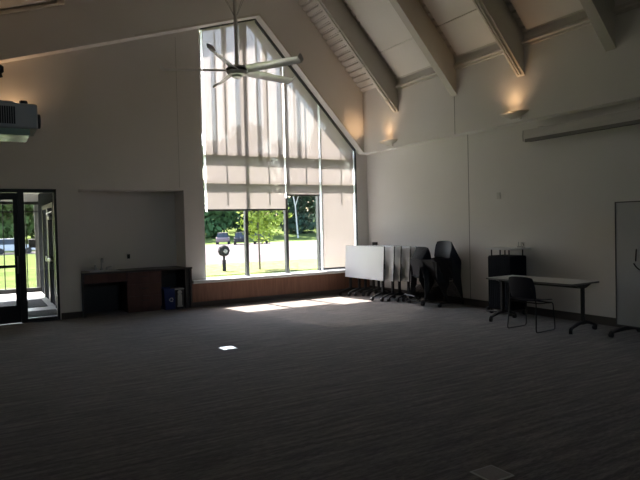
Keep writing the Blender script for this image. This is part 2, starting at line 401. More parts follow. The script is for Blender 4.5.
TILE = mat('vestibule_tile', (.50,.50,.50), .35, noise=(2,.05))
MAT = mat('entrance_mat', (.05,.055,.06), .95, bump=(200,.4))
b = B(); box(b,-10.2,-6.75,.0,6.3,-.12,0); struct('floor_vestibule', b, TILE)
b = B()
for y in (1.2,2.4,3.6,4.8): box(b,-10.2,-6.8,y-.006,y+.006,0,.002)
for x in (-7.6,-8.8): box(b,x-.006,x+.006,.4,6,0,.002)
struct('trim_tile_joints', b, GROOVE)
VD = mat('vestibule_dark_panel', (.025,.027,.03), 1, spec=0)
VW = mat('vestibule_wall_paint', (.55,.55,.52), .8)
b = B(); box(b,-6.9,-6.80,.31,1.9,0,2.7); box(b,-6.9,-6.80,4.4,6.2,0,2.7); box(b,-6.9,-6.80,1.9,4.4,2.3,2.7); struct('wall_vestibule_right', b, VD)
b = B(); box(b,-10.3,-10.2,.31,6.2,0,2.7); struct('wall_vestibule_left', b, VW)
b = B(); box(b,-10.3,-6.7,.31,6.3,2.7,2.8); struct('ceiling_vestibule', b, VW)
vd = struct('door_2', (lambda b: (box(b,-6.96,-6.9,1.9,2.0,0,2.3), box(b,-6.96,-6.9,4.3,4.4,0,2.3), box(b,-6.96,-6.9,1.9,4.4,2.2,2.3), box(b,-6.96,-6.9,2.98,3.3,0,2.2), b)[-1])(B()), DARKAL)
for y0, y1 in ((2.0,3.0),(3.28,4.3)):
    b = B(); box(b,-6.94,-6.89,y0,y1,.01,2.2,bev=.004); obj('door_leaf', b, mat('dark_grey_door',(.03,.034,.04),.9,spec=0), vd)
b = B(); box(b,-7.03,-6.96,2.1,2.9,1.0,1.06,bev=.01); box(b,-7.05,-6.94,2.72,2.86,.98,1.1,bev=.01); obj('panic_bar', b, CHROME, vd, loc=(0,0,0))
b = B(); box(b,-7.0,-6.94,2.3,2.6,1.93,2.0,bev=.005); tube(b,[(-6.97,2.5,2.0),(-7.05,2.3,2.06),(-6.97,2.05,2.1)],.012); obj('door_closer', b, CHROME, vd)
# outer glazed front of the vestibule
b = B()
for x0,x1 in ((-10.3,-10.2),(-9.25,-9.17),(-8.1,-8.02),(-6.9,-6.86)): box(b,x0,x1,6.0,6.12,0,2.5)
box(b,-10.3,-6.9,6.0,6.12,2.42,2.5); box(b,-10.3,-6.9,6.0,6.12,0,.12)
for x in (-7.78,-7.23): box(b,x-.012,x+.012,6.02,6.08,.1,2.42)
box(b,-10.3,-6.9,6.02,6.08,2.2,2.24)
w2 = struct('window_2', b, DARKAL)
b = B(); box(b,-10.2,-6.95,6.045,6.055,.1,2.42); obj('window_pane', b, GLASS, w2)
b = B(); box(b,-10.3,-6.7,6.0,6.12,2.5,2.8); struct('wall_vestibule_front', b, VW)
b = B(); box(b,-7.64,-7.0,.7,1.6,0,.012); tag(obj('entrance_mat', b, MAT), 'dark ribbed floor mat just inside the vestibule beyond the door', 'mat')
b = B(); box(b,-8.9,-7.08,2.3,3.9,0,.012); tag(obj('entrance_mat', b, MAT), 'larger dark floor mat farther back in the vestibule', 'mat')

# ------------------------------------------------------------------ kitchenette in the niche
cab = thing('counter', 'dark laminate counter with brown apron and steel sink filling the wall niche', 'counter', (-5.6,0,0))
ox = 5.6
b = B(); box(b,-6.685+ox,-4.645+ox,-.075,.645,.835,.87,bev=.004); box(b,-4.66+ox,-4.53+ox,-.075,-.002,.835,.87); obj('countertop', b, COUNTER, cab)
b = B(); box(b,-6.68+ox,-6.645+ox,-.06,.64,0,.835); obj('end_panel', b, COUNTER, cab)
b = B(); box(b,-4.575+ox,-4.54+ox,-.06,-.002,0,.835); box(b,-4.68+ox,-4.65+ox,-.06,.64,0,.835); box(b,-4.66+ox,-4.55+ox,-.01,-.002,0,.835); obj('end_panel', b, COUNTER, cab)
b = B(); box(b,-6.645+ox,-5.86+ox,-.045,-.025,.66,.835); obj('apron', b, CHERRY, cab)
b = B(); box(b,-6.645+ox,-4.68+ox,.60,.62,.0,.83); obj('added_dark_back', b, COUNTER, cab)  # dark sheet added so the shaded knee space stays black
cab.scale = (1,1,.975)
# sink and faucet are parts of the counter run
b = B()
for x0,x1,y0,y1 in ((-6.5,-5.95,.10,.13),(-6.5,-5.95,.5,.53),(-6.5,-6.47,.13,.5),(-5.98,-5.95,.13,.5)): box(b,x0+ox,x1+ox,y0,y1,.87,.878)
box(b,-6.47+ox,-5.98+ox,.13,.5,.871,.873); obj('sink', b, STEEL, cab)
b = B(); lathe(b,[(.03,.87),(.03,.9),(.018,.91),(.018,.93)],(-6.22+ox,.56,0),16)
tube(b, fillet([(-6.22+ox,.56,.9),(-6.22+ox,.56,1.12),(-6.22+ox,.40,1.12),(-6.22+ox,.40,1.04)],.07,6),.013,10)
obj('faucet', b, CHROME, cab, True)
for dx in (-.1,.1):
    b = B(); lathe(b,[(.022,.87),(.022,.9),(.014,.93)],(-6.22+ox+dx,.56,0),14); tube(b,[(-6.22+ox+dx,.56,.925),(-6.22+ox+dx*1.9,.53,.945)],.009,8); obj('faucet_handle', b, CHROME, cab, True)
b = B(); box(b,-6.36+ox,-6.32+ox,.54,.58,.87,.99,bev=.008) ; obj('soap_pump', b, CHROME, cab)
dc = thing('drawer_cabinet','cherry-brown three-drawer cabinet under the middle of the niche counter','cabinet',(-5.52,.2,0))
dc.scale = (1,1,.975)
b = B(); X0, X1 = -.335,.345; box(b,X0,X1,-.24,.42,.09,.832); box(b,X0+.02,X1-.02,-.19,.40,0,.09); obj('body', b, CHERRY, dc)
for z0,z1 in ((.105,.335),(.345,.585),(.595,.825)):
    b = B(); box(b,X0+.006,X1-.006,-.26,-.24,z0,z1,bev=.003); d = obj('drawer', b, CHERRY, dc)
    b = B(); zc=(z0+z1)/2+.03; tube(b, fillet([(-.06,-.26,zc),(-.06,-.29,zc),(.07,-.29,zc),(.07,-.26,zc)],.01,3),.006,8); obj('handle', b, BLACKM, d)
# bins
bn = thing('recycling_bin','blue plastic recycling bin with white arrows under the counter','bin',(-4.985,.13,0))
b = B()
def taper(b,w0,d0,w1,d1,h,th=.012):
    for (w,d,z,ww,dd,zz) in ((w0,d0,0,w1,d1,h),):
        o0=[(-w,-d,z),(w,-d,z),(w,d,z),(-w,d,z)]; o1=[(-ww,-dd,zz),(ww,-dd,zz),(ww,dd,zz),(-ww,dd,zz)]
        A=[b.verts.new(p) for p in o0]; Bq=[b.verts.new(p) for p in o1]
        I1=[b.verts.new((p[0]*(1-th/ww),p[1]*(1-th/dd),zz)) for p in o1]; I0=[b.verts.new((p[0]*(1-th/w),p[1]*(1-th/d),z+th)) for p in o0]
        b.faces.new(A[::-1]); b.faces.new(I0)
        for k in range(4):
            j=(k+1)%4; b.faces.new((A[k],A[j],Bq[j],Bq[k])); b.faces.new((Bq[k],Bq[j],I1[j],I1[k])); b.faces.new((I1[k],I1[j],I0[j],I0[k]))
taper(b,.12,.17,.15,.2,.42); obj('body', b, BLUEP, bn)
b = B()
for (x0,x1,y0,y1) in ((-.155,.155,-.215,-.195),(-.155,.155,.195,.215),(-.162,-.145,-.215,.215),(.145,.162,-.215,.215)): box(b,x0,x1,y0,y1,.405,.432)
obj('rim', b, BLUEP, bn)
b = B()
for k in range(3):     # three chasing arrows
    a = 2*PI*k/3+PI/2; pts=[]
    for t in range(5):
        aa = a+.25+t*.32; pts.append((.034*math.cos(aa), .2+.034*math.sin(aa)))
    for p,q in zip(pts,pts[1:]):
        d=Vector(q)-Vector(p); n=Vector((-d.y,d.x)).normalized()*.008
        prism(b,[(p[0]-n.x,p[1]-n.y),(q[0]-n.x,q[1]-n.y),(q[0]+n.x,q[1]+n.y),(p[0]+n.x,p[1]+n.y)],'y',-.193,-.181)
    q=Vector(pts[-1]); d=(q-Vector(pts[-2])).normalized(); n=Vector((-d.y,d.x))
    prism(b,[tuple(q-n*.018),tuple(q+d*.024),tuple(q+n*.018)],'y',-.193,-.181)
obj('recycling_symbol', b, mat('white_print',(.7,.72,.75),.5), bn)
tb = thing('trash_can','slim grey-fronted black trash can right of the blue bin','bin',(-4.785-.03,.08,0))
b = B(); taper(b,.085,.14,.095,.16,.40); obj('body', b, BLACKP, tb)
b = B(); box(b,-.1,.1,-.17,.17,.40,.43,bev=.006); obj('lid', b, mat('pale_grey_lid',(.45,.45,.43),.5), tb)
b = B(); lathe(b,[(.045,-.172),(.045,-.16)],(0,0,.345),16,'y'); box(b,-.045,.045,-.168,-.145,.06,.3,bev=.006); box(b,-.055,.055,-.168,-.15,.045,.075); obj('front_panel', b, mat('pale_grey_plastic',(.42,.43,.42),.5), tb)
b = B(); box(b,-.03,.03,-.008,0,-.045,.045,bev=.003); box(b,-.015,.015,-.014,-.008,-.02,.03); tag(obj('wall_outlet', b, BLACKP, loc=(-5.66,.649,1.10)), 'small dark wall outlet on the back of the niche above the drawers', 'outlet')

# ------------------------------------------------------------------ ceiling fan
fx, fy, fz = -4.48,-2.66,4.28
fan = thing('ceiling_fan','large silver five-blade ceiling fan on a long pole before the tall window','ceiling fan',(fx,fy,fz))
cz = ceL(fx)-fz
b = B(); lathe(b,[(.045,.12),(.05,.1),(.155,.09),(.18,.06),(.18,-.0),(.15,-.045),(.09,-.06),(.085,-.085),(.05,-.095)],n=32); obj('motor_housing', b, FANM, fan, True)
b = B(); lathe(b,[(.185,.052),(.19,.05),(.19,.012),(.185,.01)],n=32); obj('hub_ring', b, ALU, fan, True)
b = B(); tube(b,[(0,0,.1),(0,0,cz)],.032,14); obj('down_pole', b, FANP, fan, True)
b = B(); lathe(b,[(.05,cz-.22),(.09,cz-.14),(.1,cz)],n=20); obj('ceiling_mount', b, FANP, fan, True)
for k in range(5):
    a = math.radians(14+72*k); b = B()
    f_ = lambda u,v: Vector((.17+u*1.05, (v-.5)*(.19-.05*u), .03- (v-.5)*.075 + .012*math.cos((v-.5)*PI)))
    shell(b,f_,8,6,.008); bl = obj('blade', b, FANM, fan, True); bl.rotation_euler=(0,0,a)
    b = B(); shell(b, lambda u,v: Vector((1.215+u*.05, (v-.5)*(.14-.02*u), .03-(v-.5)*.075+u*.05+.012*math.cos((v-.5)*PI))),3,4,.008); t_=obj('blade_tip', b, FANM, bl, True)
for a in (20,110,200,290):
    a = math.radians(a); b = B(); tube(b,[(.03*math.cos(a),.03*math.sin(a),.95),(.95*math.cos(a),.95*math.sin(a),(ceL(fx+.95*math.cos(a))-fz))],.004,6); obj('guy_wire', b, STEEL, fan)

# ------------------------------------------------------------------ uplights
LAMP = mat('lamp_diffuser', (.9,.8,.65), .5, emit=((1,.62,.32), .8))
def sconce(loc, rz, label, power=1.7):
    # local: wall is the plane y=0, room toward -y
    t = thing('uplight_sconce', label, 'wall lamp', loc, rz, 'wall uplights')
    def f_(u,v):
        a = PI*u; k = 1-v; 
        return Vector((.30*math.cos(a)*(1-.75*v**1.5), -.002-.19*math.sin(a)*(1-v)**.8 , -.085*v))
    b = B(); shell(b,f_,20,6,.006); obj('shade', b, FIXT, t, True)
    b = B(); box(b,-.1,.1,-.012,-.001,-.1,.0); box(b,.12,.135,-.03,-.001,-.13,.0); obj('back_plate', b, FIXT, t)
    b = B(); tube(b,[(-.1,-.07,-.02),(.1,-.07,-.02)],.016,10); obj('bulb', b, LAMP, t, True)
    l = bpy.data.lights.new('sconce_light','SPOT'); l.energy = power; l.color=(1,.60,.30); l.spot_size=math.radians(150); l.spot_blend=1; l.shadow_soft_size=.12
    lo = link(bpy.data.objects.new('sconce_light', l), t); lo.location=(0,-.17,-.0); lo.rotation_euler=(math.radians(180),0,0)
    return t
sconce((U,-1.27,3.52),PI*1.5,'lit wall uplight beneath the first ceiling beam, near the tall window')
sconce((U,-4.87,3.52),PI*1.5,'lit wall uplight above the end of the projection screen case')
sconce((-7.75,0,3.62),0,'lit wall uplight on the entrance wall, behind the projector',2.6)
b_ = bpy.data.lights.new('corner_light','SPOT'); b_.energy=3.2; b_.color=(1,.60,.30); b_.spot_size=math.radians(48); b_.spot_blend=1; b_.shadow_soft_size=.05
lo = link(bpy.data.objects.new('corner_light', b_)); lo.location=(-.42,-1.02,3.56)
lo.rotation_euler = (Vector((-.50,-.24,4.0))-Vector(lo.location)).to_track_quat('-Z','Y').to_euler()

# ------------------------------------------------------------------ projection screen case
sc = thing('projection_screen','long off-white projection screen case high on the right wall','projection screen',(-.15,-7,3.1))
b = B(); pr = [(-.085,-.095),(.075,-.095),(.12,-.06),(.15,.03),(.15,.08),(.05,.095),(-.085,.095),(-.1,.0)]
prism(b,[(p[0]-.0,p[1]) for p in pr],'y',-2.1,1.95); obj('case', b, CASE, sc)
b = B(); prism(b,[(p[0]*.98,p[1]*.98) for p in pr],'y',1.95,1.985); obj('end_cap', b, mat('case_end_cap',(.45,.44,.42),.5), sc)
b = B(); box(b,-.03,.02,-2.05,1.9,-.105,-.094); obj('slot', b, BLACKP, sc)
b = B(); box(b,-.098,-.082,-2.08,1.93,-.115,-.06,bev=.004); obj('lower_lip', b, mat('case_lip',(.22,.21,.2),.5), sc)
for y in (-1.9,0,1.75):
    b = B(); box(b,.05,.149,y-.03,y+.03,.09,.14); obj('bracket', b, CASE, sc)

# ------------------------------------------------------------------ small wall devices
b = B(); box(b,-.02,0,-.04,.04,-.06,.06,bev=.004); box(b,-.026,-.019,-.025,.025,.0,.035); tag(obj('wall_sensor', b, mat('ivory_plastic',(.66,.64,.6),.5), loc=(0,-4.25,2.12)),'small pale sensor plate on the right wall above the lectern','sensor')
b = B(); box(b,-.05,0,-.08,.08,-.07,.07,bev=.006); box(b,-.055,-.045,-.05,.05,-.04,.04); tag(obj('wall_box', b, BLACKP, loc=(0,-.31,1.14)),'black box on the wall behind the folded tables','control box')

# ------------------------------------------------------------------ floor boxes
def floorbox(x,y,rz,lid,label,s=1):
    t = thing('floor_box',label,'floor outlet',(x,y,0),rz)
    b = B(); box(b,-.1*s,.1*s,-.1*s,.1*s,0,.006,bev=.002); obj('rim', b, STEEL, t)
    b = B(); box(b,-.085*s,.085*s,-.085*s,.085*s,.006,.009); lo_=obj('lid', b, lid, t); 
    b = B(); box(b,-.03*s,.03*s,-.06*s,-.045*s,.009,.011); obj('cable_flap', b, GREYB, lo_)
floorbox(-5.455,-4.41,.05,SILVERB,'shiny metal floor outlet lid gleaming in the middle of the carpet')
floorbox(-5.50,-9.24,.0,GREYB,'dull grey floor outlet lid at the near edge of the carpet',1.0)

# ------------------------------------------------------------------ flip-top tables
def caster(parent, x, y, rz):
    b = B(); lathe(b,[(.034,-.022),(.036,-.018),(.036,-.006),(.034,-.003),(.034,.003),(.036,.006),(.036,.018),(.034,.022)],(0,0,.037),16,'x')
    tube(b,[(0,0,.03),(0,0,.1)],.009,8); box(b,-.026,.026,-.03,.01,.066,.078)
    o = obj('caster', b, WHEEL, parent, True, loc=(x,y,0), rz=rz); return o
def table(loc, rz, L, W, H, flipped, label, top, inset=.1, group=None, lean=4):
    # local: long axis y, short axis x
    t = thing('flip_top_table', label, 'table', loc, rz, group)
    b = B()
    if not flipped:
        box(b,-W/2,W/2,-L/2,L/2,H-.028,H,bev=.004); tp = obj('tabletop', b, top, t)
        b = B(); box(b,-W/2-.003,W/2+.003,-L/2-.003,L/2+.003,H-.026,H-.004); obj('edge_band', b, mat('grey_edge_band',(.16,.16,.16),.5), tp)
    else:
        R = Matrix.Translation((-.045,0,.79)) @ Matrix.Rotation(math.radians(lean),4,'Y')
        box(b,-.014,.014,-L/2,L/2,-W/2,W/2,bev=.004,M=R); tp = obj('tabletop', b, top, t)
        b = B(); box(b,-.011,.013,-L/2-.003,L/2+.003,-W/2-.003,W/2+.003,M=R); obj('edge_band', b, mat('dark_edge_band',(.05,.05,.055),.5), tp)
    for s in (-1,1):
        y = s*(L/2-inset)
        b = B(); zt = (H-.03 if not flipped else .74)
        box(b,-.028,.028,y-.02,y+.02,.11,zt,bev=.006)
        if not flipped: prism(b,[(-.2,H-.03),(.2,H-.03),(.06,H-.085),(-.06,H-.085)],'y',y-.022,y+.022)
        else: box(b,-.035,.06,y-.03,y+.03,.66,.78,bev=.006)
        lg = obj('leg', b, BLACKM, t)
        b = B()
        for q in (-1,1):
            pts = [(0,.175),(q*.12,.15),(q*.30,.085),(q*.315,.07),(q*.27,.075),(q*.1,.115),(0,.12)]
            prism(b,pts if q>0 else pts[::-1],'y',y-.019,y+.019)
        obj('foot', b, BLACKM, lg)
        for q in (-1,1): caster(lg, q*.295, y, PI/2 if q>0 else PI/2+.4)
    b = B(); tube(b,[(.0,-L/2+inset,.60 if flipped else H-.08),(.0,L/2-inset,.60 if flipped else H-.08)],.016,10); obj('cross_bar', b, BLACKM, t)
    return t
table((-.80,-5.79,0), math.radians(3), 1.56, .66, .73, False, 'white-topped flip-top table on casters with the lone chair tucked at it', GREYLAM, .055)
ords = ['front, standing nearest the sunlit floor','second from the front','third from the front','fourth from the front','rear, beside the chair stacks']
cy = -.26-.76
for k in range(5):
    nx = -.80+.107*k; ny = [-1.02,-1.23,-1.325,-1.50,-1.555][k]
    table((nx,ny,0), 0, 1.52, .74, .73, True, 'folded flip-top table with upright white top, %s of the nested row' % ords[k] if k not in (0,4) else 'folded flip-top table with upright white top, %s' % ('at the front of the row in the sun' if k==0 else 'last of the nested row, beside the chairs'), WHITE, .12, 'nested folded tables by the window', 3)

# ------------------------------------------------------------------ chairs
def make_chair(name, label, cat, group=None, shellm=NAVYP):
    t = thing(name, label, cat, (0,0,0), 0, group)        # faces +x
    b = B(); shell(b, lambda u,v: Vector((-.21+.44*u, (v-.5)*(.44-.03*u), .445+.012*math.cos(PI*(u*1.6-.3))*0+.02*(2*v-1)**2-.03*max(0,u-.75)*4*(u-.75)*4*.3+.015*(1-u)**3)),12,8,.012); obj('seat', b, shellm, t, True)
    b = B(); shell(b, lambda u,v: Vector((-.205-.075*u**.9+.035*(2*v-1)**2, (v-.5)*(.43+.03*math.sin(PI*u)-.05*max(0,u-.8)*5*.5), .50+.32*u-.02*(2*v-1)**4*u)),10,12,.012); obj('backrest', b, shellm, t, True)
    for s in (-1,1):
        b = B(); y = s*.235
        tube(b, fillet([(-.255,s*.19,.66),(-.21,y*.95,.50),(-.20,y,.44),(-.235,s*.255,.012),(.215,s*.255,.012),(.20,y,.415),(-.16,y,.43)],.045,4),.0085,8); obj('leg_frame', b, BLACKM, t, True)
    b = B(); tube(b,[(.17,-.235,.415),(.17,.235,.415)],.008,8); obj('cross_bar', b, BLACKM, t)
    b = B(); tube(b,[(-.15,-.235,.43),(-.15,.235,.43)],.008,8); obj('cross_bar', b, BLACKM, t)
    return t
ch = make_chair('stacking_chair','dark sled-base chair alone at the white-topped table','chair')
ch.location = (-1.17,-5.93,0); ch.rotation_euler = (0,0,.06)
nth = ['topmost']+[w+' from the top' for w in 'second third fourth fifth sixth seventh eighth ninth tenth eleventh twelfth thirteenth fourteenth fifteenth sixteenth seventeenth eighteenth'.split()]
def stack(x, y, rz, n, dx, dz, desc, grp):
    for k in range(n):
        c = copy_tree(ch); i = n-1-k
        c.name = 'stacking_chair'
        c.location = (x+dx*k*math.cos(rz), y+dx*k*math.sin(rz), .10+dz*k); c.rotation_euler = (0,0,rz)
        c['label'] = 'dark stacking chair, %s of the %s' % (nth[i] if k else 'lowest', desc); c['group'] = grp
    t = thing('chair_dolly','low black chair dolly on casters under the %s' % desc,'dolly',(x,y,0),rz)
    b = B(); 
    for s in (-1,1): box(b,-.30,.42,s*.255-.02,s*.255+.02,.072,.087)
    box(b,-.30,-.26,-.26,.26,.072,.087); box(b,.38,.42,-.26,.26,.072,.087); tube(b,fillet([(-.30,-.2,.08),(-.42,-.2,.2),(-.42,.2,.2),(-.30,.2,.08)],.05,4),.012,8)
    obj('frame', b, BLACKM, t)
    for qx in (-.27,.38):
        for s in (-1,1): 
            c_=caster(t,qx,s*.24,.3); c_.scale=(1,1,.72)
stack(-.48,-2.72, math.radians(-5), 12, .0145, .0225, 'lower chair stack', 'chairs in the lower stack')
stack(-.28,-3.05, math.radians(182), 17, .015, .0225, 'taller chair stack', 'chairs in the taller stack')

# ------------------------------------------------------------------ lectern
le = thing('lectern','dark ribbed lectern with a raised white top against the right wall','lectern',(-.28,-4.67,0))
b = B(); box(b,-.20,.20,-.25,.25,.10,1.04,bev=.01); obj('body', b, mat('dark_slatted_body',(.010,.011,.016),.8,spec=.2), le)
b = B()
for i in range(12): 
    y=-.235+i*.0428; box(b,-.212,-.2,y-.012,y+.012,.12,1.02)
for i in range(9):
    x=-.175+i*.0438; box(b,x-.012,x+.012,-.262,-.25,.12,1.02)
obj('ribs', b, mat('ribbed_front',(.012,.014,.022),.8,spec=.2), le)
b = B(); 
pts=[]
for i in range(13):
    a=PI*i/12; pts.append((-.23-.02*math.sin(a), -.30+.60*i/12))
prism(b,pts+[(.27,.30),(.27,-.30)],'z',1.15,1.175); obj('top', b, WHITE, le)
for x,y in ((-.17,.2),(-.17,0),(-.17,-.2),(.17,.2),(.17,-.2)):
    b = B(); tube(b,[(x,y,1.04),(x,y,1.15)],.012,8); obj('post', b, BLACKM, le)
for x in (-.17,.17):
    for y in (-.22,.22): 
        caster(le,x,y,.2)
b = B(); tube(b,[(-.25,.27,.06),(-.25,-.27,.06)],.015,8); box(b,-.26,-.2,-.27,-.23,.05,.12); box(b,-.26,-.2,.23,.27,.05,.12); obj('kick_rail', b, BLACKM, le)
pc = thing('pen_caddy','small wire pen caddy standing on the white lectern top','caddy',(-.13,-4.86,1.175))
b = B()
for y in (-.06,0,.06): tube(b,[(0,y,0),(0,y,.10)],.007,6)
box(b,-.03,.03,-.065,.065,0,.006); box(b,-.03,-.025,-.065,.065,.0,.03); obj('rack', b, STEEL, pc)
b = B(); tube(b,[(.0,-.055,.03),(.0,-.03,.09)],.006,8); obj('pen', b, BLACKP, pc)

# ------------------------------------------------------------------ mobile whiteboard
WB = mat('whiteboard_enamel', (.60,.61,.61), .22, spec=.6)
wb = thing('mobile_whiteboard','tall white markerboard on casters at the right edge of the room','whiteboard',(-.5,-7.62,0))
b = B(); box(b,-.012,.012,-.74,.74,.14,1.87); obj('board', b, WB, wb)
b = B(); box(b,-.018,.018,.735,.75,.13,1.885); box(b,-.018,.018,-.75,-.735,.13,1.885); box(b,-.018,.018,-.75,.75,1.87,1.885); box(b,-.018,.018,-.75,.75,.125,.14); obj('frame', b, mat('dark_board_frame',(.1,.1,.105),.4), wb)
for s in (-1,1):
    b = B(); y=s*.62
    for q in (-1,1): prism(b,[(0,.125),(q*.1,.12),(q*.34,.075),(q*.35,.06),(0,.07)][::q],'y',y-.02,y+.02)
    ft = obj('foot', b, BLACKM, wb)
    for q in (-1,1): caster(ft,q*.33,y,PI/2)
# marker drawing: two strokes over a curved line
def stroke(p):
    b = B(); tube(b,[(-.014,a,z) for a,z in p],.009,6); obj('marker_stroke', b, BLACKP, wb)
y0=.44
stroke([(y0,1.22),(y0+.006,1.15),(y0+.012,1.05)]); stroke([(y0-.09,1.22),(y0-.085,1.15),(y0-.085,1.09)])
stroke([(y0+.04,1.02)]+[(y0+.03-.2*t, 1.0-.07*math.sin(PI*t)) for t in (.1,.2,.35,.5,.65,.8,.95)])
stroke([(y0-.10,1.50),(y0-.12,1.44)])

# ------------------------------------------------------------------ projector
pj = thing('projector','grey ceiling-hung projector with vented side and a green-tinted underside','projector',(-8.2,-6.97,2.42))
b = B(); box(b,-.32,.255,-.2,.2,.0,.185,bev=.015); obj('body', b, PROJ, pj)
b = B(); prism(b,[(-.3,.18),(.13,.18),(.09,.20),(-.3,.205)],'y',-.17,.17); obj('top_cover', b, PROJ, pj)
b = B()
for i in range(26): box(b,-.28+i*.015,-.28+i*.015+.011,-.204,-.199,.03,.155)
obj('vent', b, mat('vent_dark',(.05,.045,.045),.7), pj)
b = B(); lathe(b,[(.055,.25),(.055,.285),(.045,.29)],(0,0,.09),20,'x'); obj('lens', b, BLACKP, pj, True)
b = B(); lathe(b,[(.028,.18),(.028,.215),(.024,.22)],(.17,-.1,0),16); obj('knob', b, BLACKP, pj, True)
b = B(); box(b,-.32,.2,-.19,.19,-.05,.0,bev=.006); obj('underside_tray', b, GLASSG, pj)
b = B(); tube(b,[(-.12,0,.19),(-.12,0,ceL(-8.32)-2.42)],.022,12); obj('hanging_pole', b, FIXT, pj, True)
b = B(); box(b,-.2,-.04,-.06,.06,.20,.22,bev=.004); obj('mount_plate', b, FIXT, pj)
b = B(); lathe(b,[(.02,-.035),(.032,-.02),(.032,.02),(.02,.035)],(.015,-.02,.46),14,'x'); tube(b,[(.015,-.02,.46),(.03,-.02,.40)],.014,8); box(b,-.12,.015,-.035,-.005,.45,.47); obj('clamp', b, BLACKP, pj, True)
# conduit pipe and bracket high on the entrance wall
b = B(); tube(b,[(-9.5,U-.03,5.86+.337*(-9.5+7.01)-.06),(-6.95,U-.03,5.86+.337*(.06)-.06)],.035,10)
cp = tag(obj('wall_pipe', b, FIXT, None, True),'pale pipe running up along the gable wall under the ceiling at top left','pipe')
b = B(); lathe(b,[(.03,-.06),(.055,-.03),(.055,.05),(.02,.08)],(-6.93,U-.12,5.83),14,'x'); tube(b,[(-6.93,U-.001,5.83),(-6.93,U-.12,5.83)],.02,8); tag(obj('security_camera', b, FIXT, None, True),'small pale fixture at the end of the pipe under the ceiling at top left','fixture')

# ------------------------------------------------------------------ outside
GRASS = mat('lawn_grass', (.078,.105,.035), 1, spec=0, noise=(.6,.35), bump=(30,.5)); GRASSY = mat('yellow_green_planting', (.12,.125,.055), 1, spec=0, noise=(5,.6), bump=(30,.5))
ASPH = mat('pale_concrete_paving', (.10,.088,.092), 1, spec=0, noise=(.3,.08)); ROAD = mat('asphalt_road', (.05,.049,.052), 1, spec=0, noise=(.5,.1))
LEAFD = mat('dark_leaves', (.028,.055,.036), .9, spec=.05, noise=(1.2,.5)); LEAFL = mat('bright_young_leaves', (.19,.25,.05), .9, spec=.05, noise=(2,.35)); LEAFG = mat('light_green_leaves', (.085,.13,.04), .9, spec=.05, noise=(1.2,.4)); LEAFM = mat('mid_green_leaves', (.045,.09,.035), .9, spec=.05, noise=(1.2,.4))
GP = [(.31,-.12),(15,-.12),(62,-.75),(75,-.8),(84,-.3),(100,1.6),(150,4.5)]
def G(y):
    for (a,p),(c,q) in zip(GP,GP[1:]):
        if a <= y <= c: return p+(q-p)*(y-a)/(c-a)
    return -.12
def ground(name, x0, x1, y0, y1, dz, m):
    ys = [y0]+[a for a,_ in GP if y0 < a < y1]+[y1]
    b = B(); prism(b, [(y,G(y)+dz) for y in ys]+[(y,G(y)+dz-.3 if dz == 0 else G(y)) for y in ys[::-1]], 'x', x0, x1); return struct(name, b, m)
ground('ground_lawn', -90, 190, .31, 150, 0, GRASS)
ground('ground_planting_strip', -5.5, 40, 8.6, 14.6, .02, GRASSY)
ground('ground_parking_lot', -3, 120, 14.6, 68, .03, ASPH)
ground('ground_road', -80, -3, 57, 68, .03, ROAD)

def blob_leaves(b, c, R, n, size, seed):
    rn = random.Random(seed)
    for _ in range(n):
        d = Vector((rn.gauss(0,1),rn.gauss(0,1),rn.gauss(0,1))).normalized(); k = rn.uniform(.55,1.0)
        p = Vector(c)+Vector((d.x*R[0],d.y*R[1],d.z*R[2]))*k
        a = Vector((rn.gauss(0,1),rn.gauss(0,1),rn.gauss(0,1))).normalized(); q = a.cross(d+Vector((.01,.02,.03))).normalized(); s = size*rn.uniform(.6,1.3)
        vs = [b.verts.new(p+a*s*.5),b.verts.new(p+q*s*.32),b.verts.new(p-a*s*.5),b.verts.new(p-q*s*.32)]; b.faces.new(vs)
def tree(name, label, loc, H, R, trunk, m, n, size, seed, clear=.15, group=None):
    rn = random.Random(seed); t = thing(name,label,'tree',loc,rn.uniform(0,6),group)
    b = B(); tube(b,[(0,0,-.3),(rn.uniform(-.02,.02)*H,0,H*.4),(0,0,H*.85)],trunk,8,trunk*.3)
    for k in range(6):
        a = rn.uniform(0,2*PI); z = H*rn.uniform(max(clear,.2)+.05,.7); tube(b,[(0,0,z),(math.cos(a)*R*.7,math.sin(a)*R*.7,z+R*.5)],trunk*.35,6,trunk*.1)
    obj('trunk', b, BARK, t, True)
    b = B(); nb = 9
    for k in range(nb):
        h = clear+(1-clear)*(k+.5)/nb; w = R*math.sin(PI*min(1,.22+.8*(1-abs(h-.45)*1.05)))*.55 if True else R
        a = rn.uniform(0,2*PI); rr = R*.45*rn.random()
        blob_leaves(b,(math.cos(a)*rr,math.sin(a)*rr,H*h),(R*.62,R*.62,H*.13),n//nb,size,seed*31+k)
    obj('foliage', b, m, t)
    return t
tree('young_tree','slender young tree with bright leaves just outside the window',(1.55,10.0,-.12),4.3,1.35,.045,LEAFL,2200,.17,5,.34)
